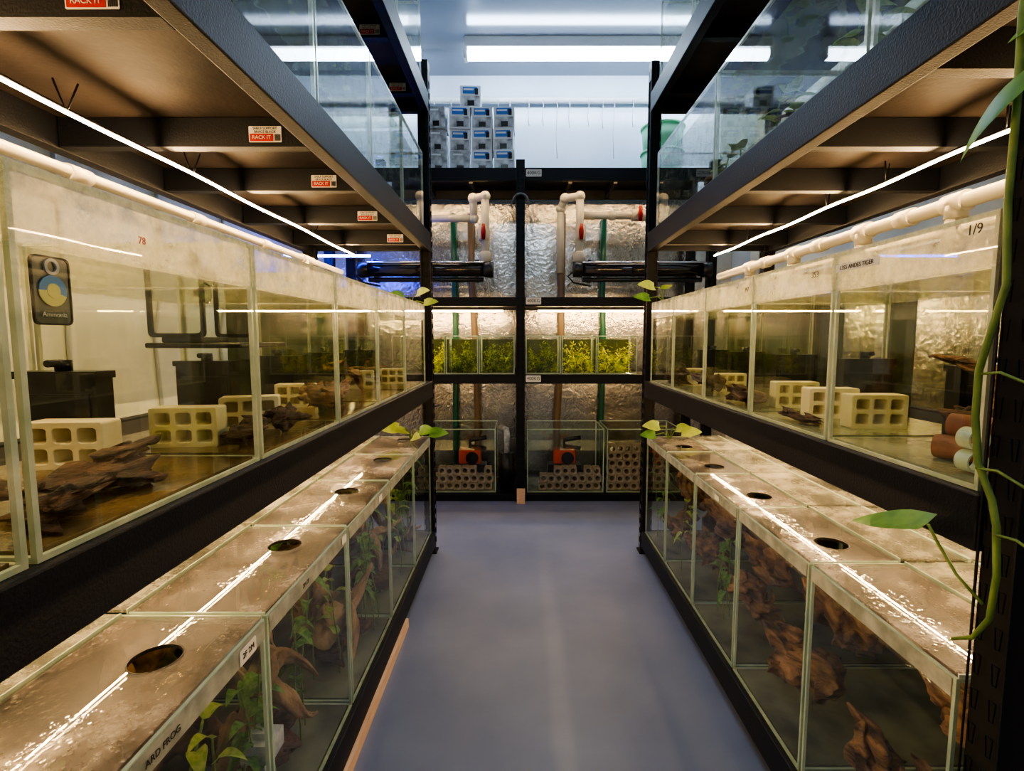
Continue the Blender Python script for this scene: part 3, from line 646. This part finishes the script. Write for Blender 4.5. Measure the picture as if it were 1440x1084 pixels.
pvc_assembly([(.395,3.56,1.93),(.62,3.56,1.93),(.83,3.56,1.93)],[((.80,3.56,1.93),False)],'horizontal cream pipe with a red valve at its end')
for x in (-.235,.395):
    o=thing('pipe_union',(x,3.5,1.62),'wide cream union fitting at the foot of a pipe','pipe fitting','pipe unions'); b=MB(); b.tube([(x,3.5,1.68),(x,3.5,1.67),(x,3.5,1.62),(x,3.5,1.61)],[.03,.042,.042,.03],16); b.tube([(x,3.5,1.61),(x,3.5,1.575)],.035,16); part(b,'collar',M['pvc'],o)
def steril(x0,x1):
    o=thing('uv_sterilizer',((x0+x1)/2,3.36,1.53),'long glossy black sterilizer tube slung across the rack','water sterilizer','black sterilizer tubes')
    b=MB(); b.tube([(x0+.05,3.34,1.54),(x1-.05,3.34,1.54)],.044,20); part(b,'housing',M['tubeblk'],o)
    for a,c in ((x0,x0+.06),(x1-.06,x1)):
        b=MB(); b.tube([(a,3.34,1.54),(c,3.34,1.54)],.05,18); part(b,'end_cap',M['blackp'],o)
    b=MB(); b.tube([(x0+.06,3.33,1.475),(x1-.06,3.33,1.475)],.015,12); part(b,'lower_rail',M['blackp'],o)
    b=MB(); b.tube([(x0+.06,3.30,1.580),(x1-.06,3.30,1.580)],.008,8); part(b,'chrome_trim',M['chrome'],o)
    for t in (.12,.88):
        xx=x0+(x1-x0)*t; b=MB(); b.box(xx-.012,xx+.012,3.33,3.392,1.46,1.60); part(b,'bracket',M['blackp'],o)
    b=MB(); b.tube([(x0+.02,3.345,1.54),(x0-.03,3.35,1.50),(x0+.01,3.37,1.46),(x0+.12,3.38,1.44)],.006,8); part(b,'power_cable',M['blackp'],o)
steril(-1.03,-.175); steril(.335,1.22)
for x0_,x1_,m,r in ((-.50,-.50,'hose',.022),(-.37,-.33,'hoseb',.025),(.31,.28,'hoseb',.028),(.62,.62,'hose',.022)):
    o=thing('hose',(x0_,3.90,1.0),('dark green' if m=='hose' else 'brown')+' flexible hose running down the foil wall','hose','wall hoses')
    b=MB(); b.tube([(x0_,3.90,2.02),(x0_*.99,3.905,1.5),((x0_+x1_)/2+.01,3.90,1.0),(x1_,3.90,.5),(x1_,3.90,.06)],r,10); part(b,'tube',M[m],o)
# ------------------------------------------------------------------ sumps with media
CT=flat_curve([rrect(-.026,.026,-.026,.026,.006),circ(0,0,.017,14)],.035); _b=MB(); _b.add(CT,Matrix(((1,0,0,0),(0,0,-1,0),(0,1,0,.026),(0,0,0,1)))); CT=_b.mesh('ceramic_tube',M['ceramic'])
def tubes(x0,cols,rows,y,z,skip=()):
    for j in range(rows):
        for i in range(cols):
            if (i,j) in skip: continue
            thing('ceramic_pipe',(x0+i*.0535+(.01 if j%2 else 0),y+.004*((i*7+j*3)%5),z+j*.0525),'small square ceramic filter pipe stacked in a sump','ceramic pipe','stacked ceramic pipes',me=CT)
for a,b in ((-.66,-.17),(.045,.57),(.59,1.1)):
    tank(a,b,3.44,3.81,.046,.488,'B','sump','glass sump tank holding ceramic pipes and a pump','sump tanks')
tubes(-.60,8,3,3.50,.056,[(0,2),(6,2)]); tubes(.15,8,3,3.50,.056,[(0,2),(1,2),(5,2)]); tubes(.625,8,6,3.50,.056)
for x in (-.37,.32):
    o=thing('sump_pump',(x,3.70,.057),'black pump with bright orange body in a sump','water pump','sump pumps')
    part(MB().box(x-.12,x+.12,3.64,3.76,.057,.19),'stand',M['blackp'],o)
    part(MB().box(x-.08,x+.08,3.66,3.75,.19,.30),'motor_body',M['orange'],o,bevel=.01)
    b=MB(); b.tube([(x+.02,3.645,.24),(x+.02,3.62,.24)],.045,18); b.tube([(x,3.70,.30),(x,3.70,.36),(x+.12,3.70,.38)],.016,10); part(b,'impeller_cover',M['blackp'],o)
o=thing('canister_filter',(-.095,3.55,.046),'dark canister filter with grey elbow pipe between sumps','canister filter')
b=MB(); b.tube([(-.095,3.55,.046),(-.095,3.55,.30)],.05,18); part(b,'canister',M['blackp'],o)
b=MB(); b.tube([(-.095,3.55,.30),(-.095,3.55,.42),(-.10,3.57,.46),(-.14,3.62,.47)],.022,12); part(b,'pipe',M['cleargrey'],o)
# ------------------------------------------------------------------ cartons
cm=MB().box(-.067,.067,-.07,.07,0,.138).mesh('carton',M['carton'])
cmc=MB().box(-.065,.065,-.07,.07,0,.125).box(-.060,.060,-.066,.066,.125,.138).mesh('tub',M['cleargrey'])
bp_=MB().box(-.050,.045,-.0725,-.0702,.088,.128).mesh('blue_panel',M['blue'])
wp=MB().box(-.060,.060,-.0725,-.0702,.008,.074).mesh('clear_window',M['cleargrey'])
wt=MB().box(-.045,.020,-.0738,-.0727,.108,.119).mesh('print_stripe',M['carton'])
wd=MB().box(-.02,.025,-.0738,-.0727,.012,.045).mesh('product_picture',M['blackp'])
wq=MB().box(.028,.050,-.0738,-.0702,.083,.120).mesh('motor_picture',M['ink'])
rnd=random.Random(11)
pos=[(i,j) for j in range(3) for i in range(4)]+[(1.45,3)]
for i,j in pos:
    clear=(i==0 or (i,j)==(1,0))
    o=thing('storage_tub' if clear else 'product_carton',(-.545+i*.146+rnd.uniform(-.004,.004),3.55+rnd.uniform(-.02,.02),2.187+j*.1385),'clear grey plastic tub stacked beside filter cartons' if clear else 'blue and white filter carton with clear window stacked on the shelf','tub' if clear else 'carton','stacked clear tubs' if clear else 'stacked filter cartons',me=None)
    o.rotation_euler=(0,0,rnd.uniform(-.06,.06))
    if i==0: o.scale=(.93,1,1)
    if clear:
        obj('tub',cmc,o); obj('product_picture',wd,o); obj('print_stripe',wt,o)
    else:
        for nm,me in (('carton',cm),('blue_panel',bp_),('clear_window',wp),('print_stripe',wt),('product_picture',wd),('motor_picture',wq)): obj(nm,me,o)
for k in range(2):
    o=thing('green_bucket',(.96,3.6,2.187+k*.165),'translucent green round tub stacked on the shelf','bucket','green tubs')
    z=2.187+k*.165
    b=MB(); b.tube([(.96,3.6,z),(.96,3.6,z+.15)],[.125,.14],24); part(b,'tub',M['greenb'],o)
    b=MB(); b.tube([(.96,3.6,z+.15),(.96,3.6,z+.163)],.148,24); part(b,'rim',M['greenb'],o)
o=thing('air_pipe',(0,3.93,2.84),'white horizontal air pipe running along the wall near the ceiling','air pipe'); b=MB(); b.tube([(-1.5,3.93,2.84),(1.7,3.93,2.84)],.024,12); part(b,'pipe',M['white'],o)
rnd=random.Random(3)
for i in range(14):
    x=-.62+i*.11+rnd.uniform(-.02,.02); ln=rnd.uniform(.12,.22) if i%4 else .4
    o=thing('air_line',(x,3.9,2.82),'thin grey air tube hanging from the air pipe','air tube','hanging air lines')
    b=MB(); b.tube([(x,3.91,2.84),(x+.004,3.902,2.79),(x-.004,3.905,2.82-ln*.6),(x+.003,3.905,2.82-ln)],.003,6); part(b,'tube',M['wire'],o)
# ------------------------------------------------------------------ timber
thing('timber_strip',(-.47,1.0,.0),'length of raw pine timber lying under the rack edge','timber',me=MB().box(-.035,.042,-1.0,.87,0,.034).mesh('timber',M['timber']))
thing('timber_offcut',(.0,3.55,.0),'short pine offcut standing behind the middle post','timber',me=MB().box(-.025,.030,-.215,-.195,0,.10).mesh('timber',M['timber']))
# ------------------------------------------------------------------ vines
def leafobj(parent,base,d,up,L,W,mat,droop=.25):
    b=MB(); leaf_poly(b.bm,base,d,up,L,W,True,.18,droop,10); return part(b,'leaf',mat,parent)
v=thing('pothos_vine',(.585,.63,.7),'green trailing vine with pointed leaves hanging down a black rack post','climbing plant')
P=[(.60,.65,1.75),(.595,.64,1.60),(.585,.634,1.477),(.585,.631,1.372),(.585,.632,1.26),(.585,.625,1.165),(.583,.640,1.10),(.582,.649,1.06),(.583,.65,1.0),(.585,.643,.942),(.587,.622,.90),(.585,.611,.87),(.585,.605,.81),(.585,.61,.751),(.585,.63,.715),(.585,.66,.695)]
b=MB(); b.tube(P,[.0042]*12+[.004,.0035,.003,.002],8); part(b,'stem',M['vine'],v)
b=MB(); b.tube([(.585,.62,.765),(.575,.65,.79),(.57,.68,.825),(.56,.683,.846)],.002,6); part(b,'leaf_stalk',M['vine'],v)
for z,yy in ((1.055,.65),(.935,.643),(.86,.612)):
    b=MB(); b.tube([(.583,yy,z),(.582,yy-.03,z+.004),(.584,yy-.08,z-.012)],.0018,6); part(b,'aerial_root',M['vine'],v)
leafobj(v,(.56,.685,.846),(-.05,1,-.28),(-.6,0,1),.16,.05,M['leaf'],.05)
leafobj(v,(.575,.60,1.395),(-.15,1,-.45),(-1,0,.5),.12,.045,M['leaf'],.25)
leafobj(v,(.585,.60,1.46),(-.1,1,-.1),(-1,0,.5),.05,.02,M['leaf'],.1)
def pothos(loc,leaves,label):
    o=thing('pothos_cutting',loc,label,'houseplant','pothos cuttings'); x,y,z=loc
    for (dx,dy,dz,L,bright) in leaves:
        tip=Vector((x+dx,y+dy,z+dz)); b=MB(); b.tube([(x,y,z),(x+dx*.4,y+dy*.3,z+dz*.8+.01),tip],.0025,6); part(b,'stalk',M['vine'],o)
        d=Vector((dx,dy*.3-.02,.01)); leafobj(o,tip,d,(0,-1,.6),L,L*.62,M['leafb'] if bright else M['leaf'],.2)
pothos((-.53,2.44,.615),[(-.05,-.03,.06,.10,1),(.05,-.04,.05,.09,0),(.02,-.05,.02,.08,1),(.10,-.04,.04,.09,0),(-.01,-.05,.05,.09,1)],'bright green pothos leaves growing out of a lower tank lid')
pothos((.72,2.44,.615),[(-.06,-.03,.07,.09,1),(.02,-.04,.06,.08,1),(-.08,-.04,.03,.08,0),(.05,-.03,.04,.09,1)],'green pothos leaves growing out of a lower tank lid')
pothos((-.50,2.38,1.262),[(.03,-.03,.04,.08,1),(-.03,-.03,.03,.07,0),(.06,-.02,.0,.07,1)],'small green pothos leaves over a tank rim')
pothos((.66,2.40,1.275),[(-.05,-.03,.06,.09,1),(.0,-.03,.05,.08,1),(-.07,-.03,.01,.08,0)],'small green pothos leaves over a tank rim')
# ------------------------------------------------------------------ camera, world
w=bpy.data.worlds.new('World'); bpy.context.scene.world=w; w.use_nodes=True
w.node_tree.nodes['Background'].inputs[0].default_value=(.3,.35,.45,1); w.node_tree.nodes['Background'].inputs[1].default_value=.1
cd=bpy.data.cameras.new('camera'); cam=bpy.data.objects.new('camera',cd); C.objects.link(cam)
cd.sensor_width=36; cd.lens=18; cd.clip_start=.01; cd.shift_x=-12/1440
cam.location=(0,0,1.1); cam.rotation_euler=(math.radians(90-5.24),0,0)
bpy.context.scene.camera=cam
try:
    bpy.context.scene.view_settings.look='AgX - Medium High Contrast'
    bpy.context.scene.view_settings.exposure=.55
except Exception as ex: print('look',ex)
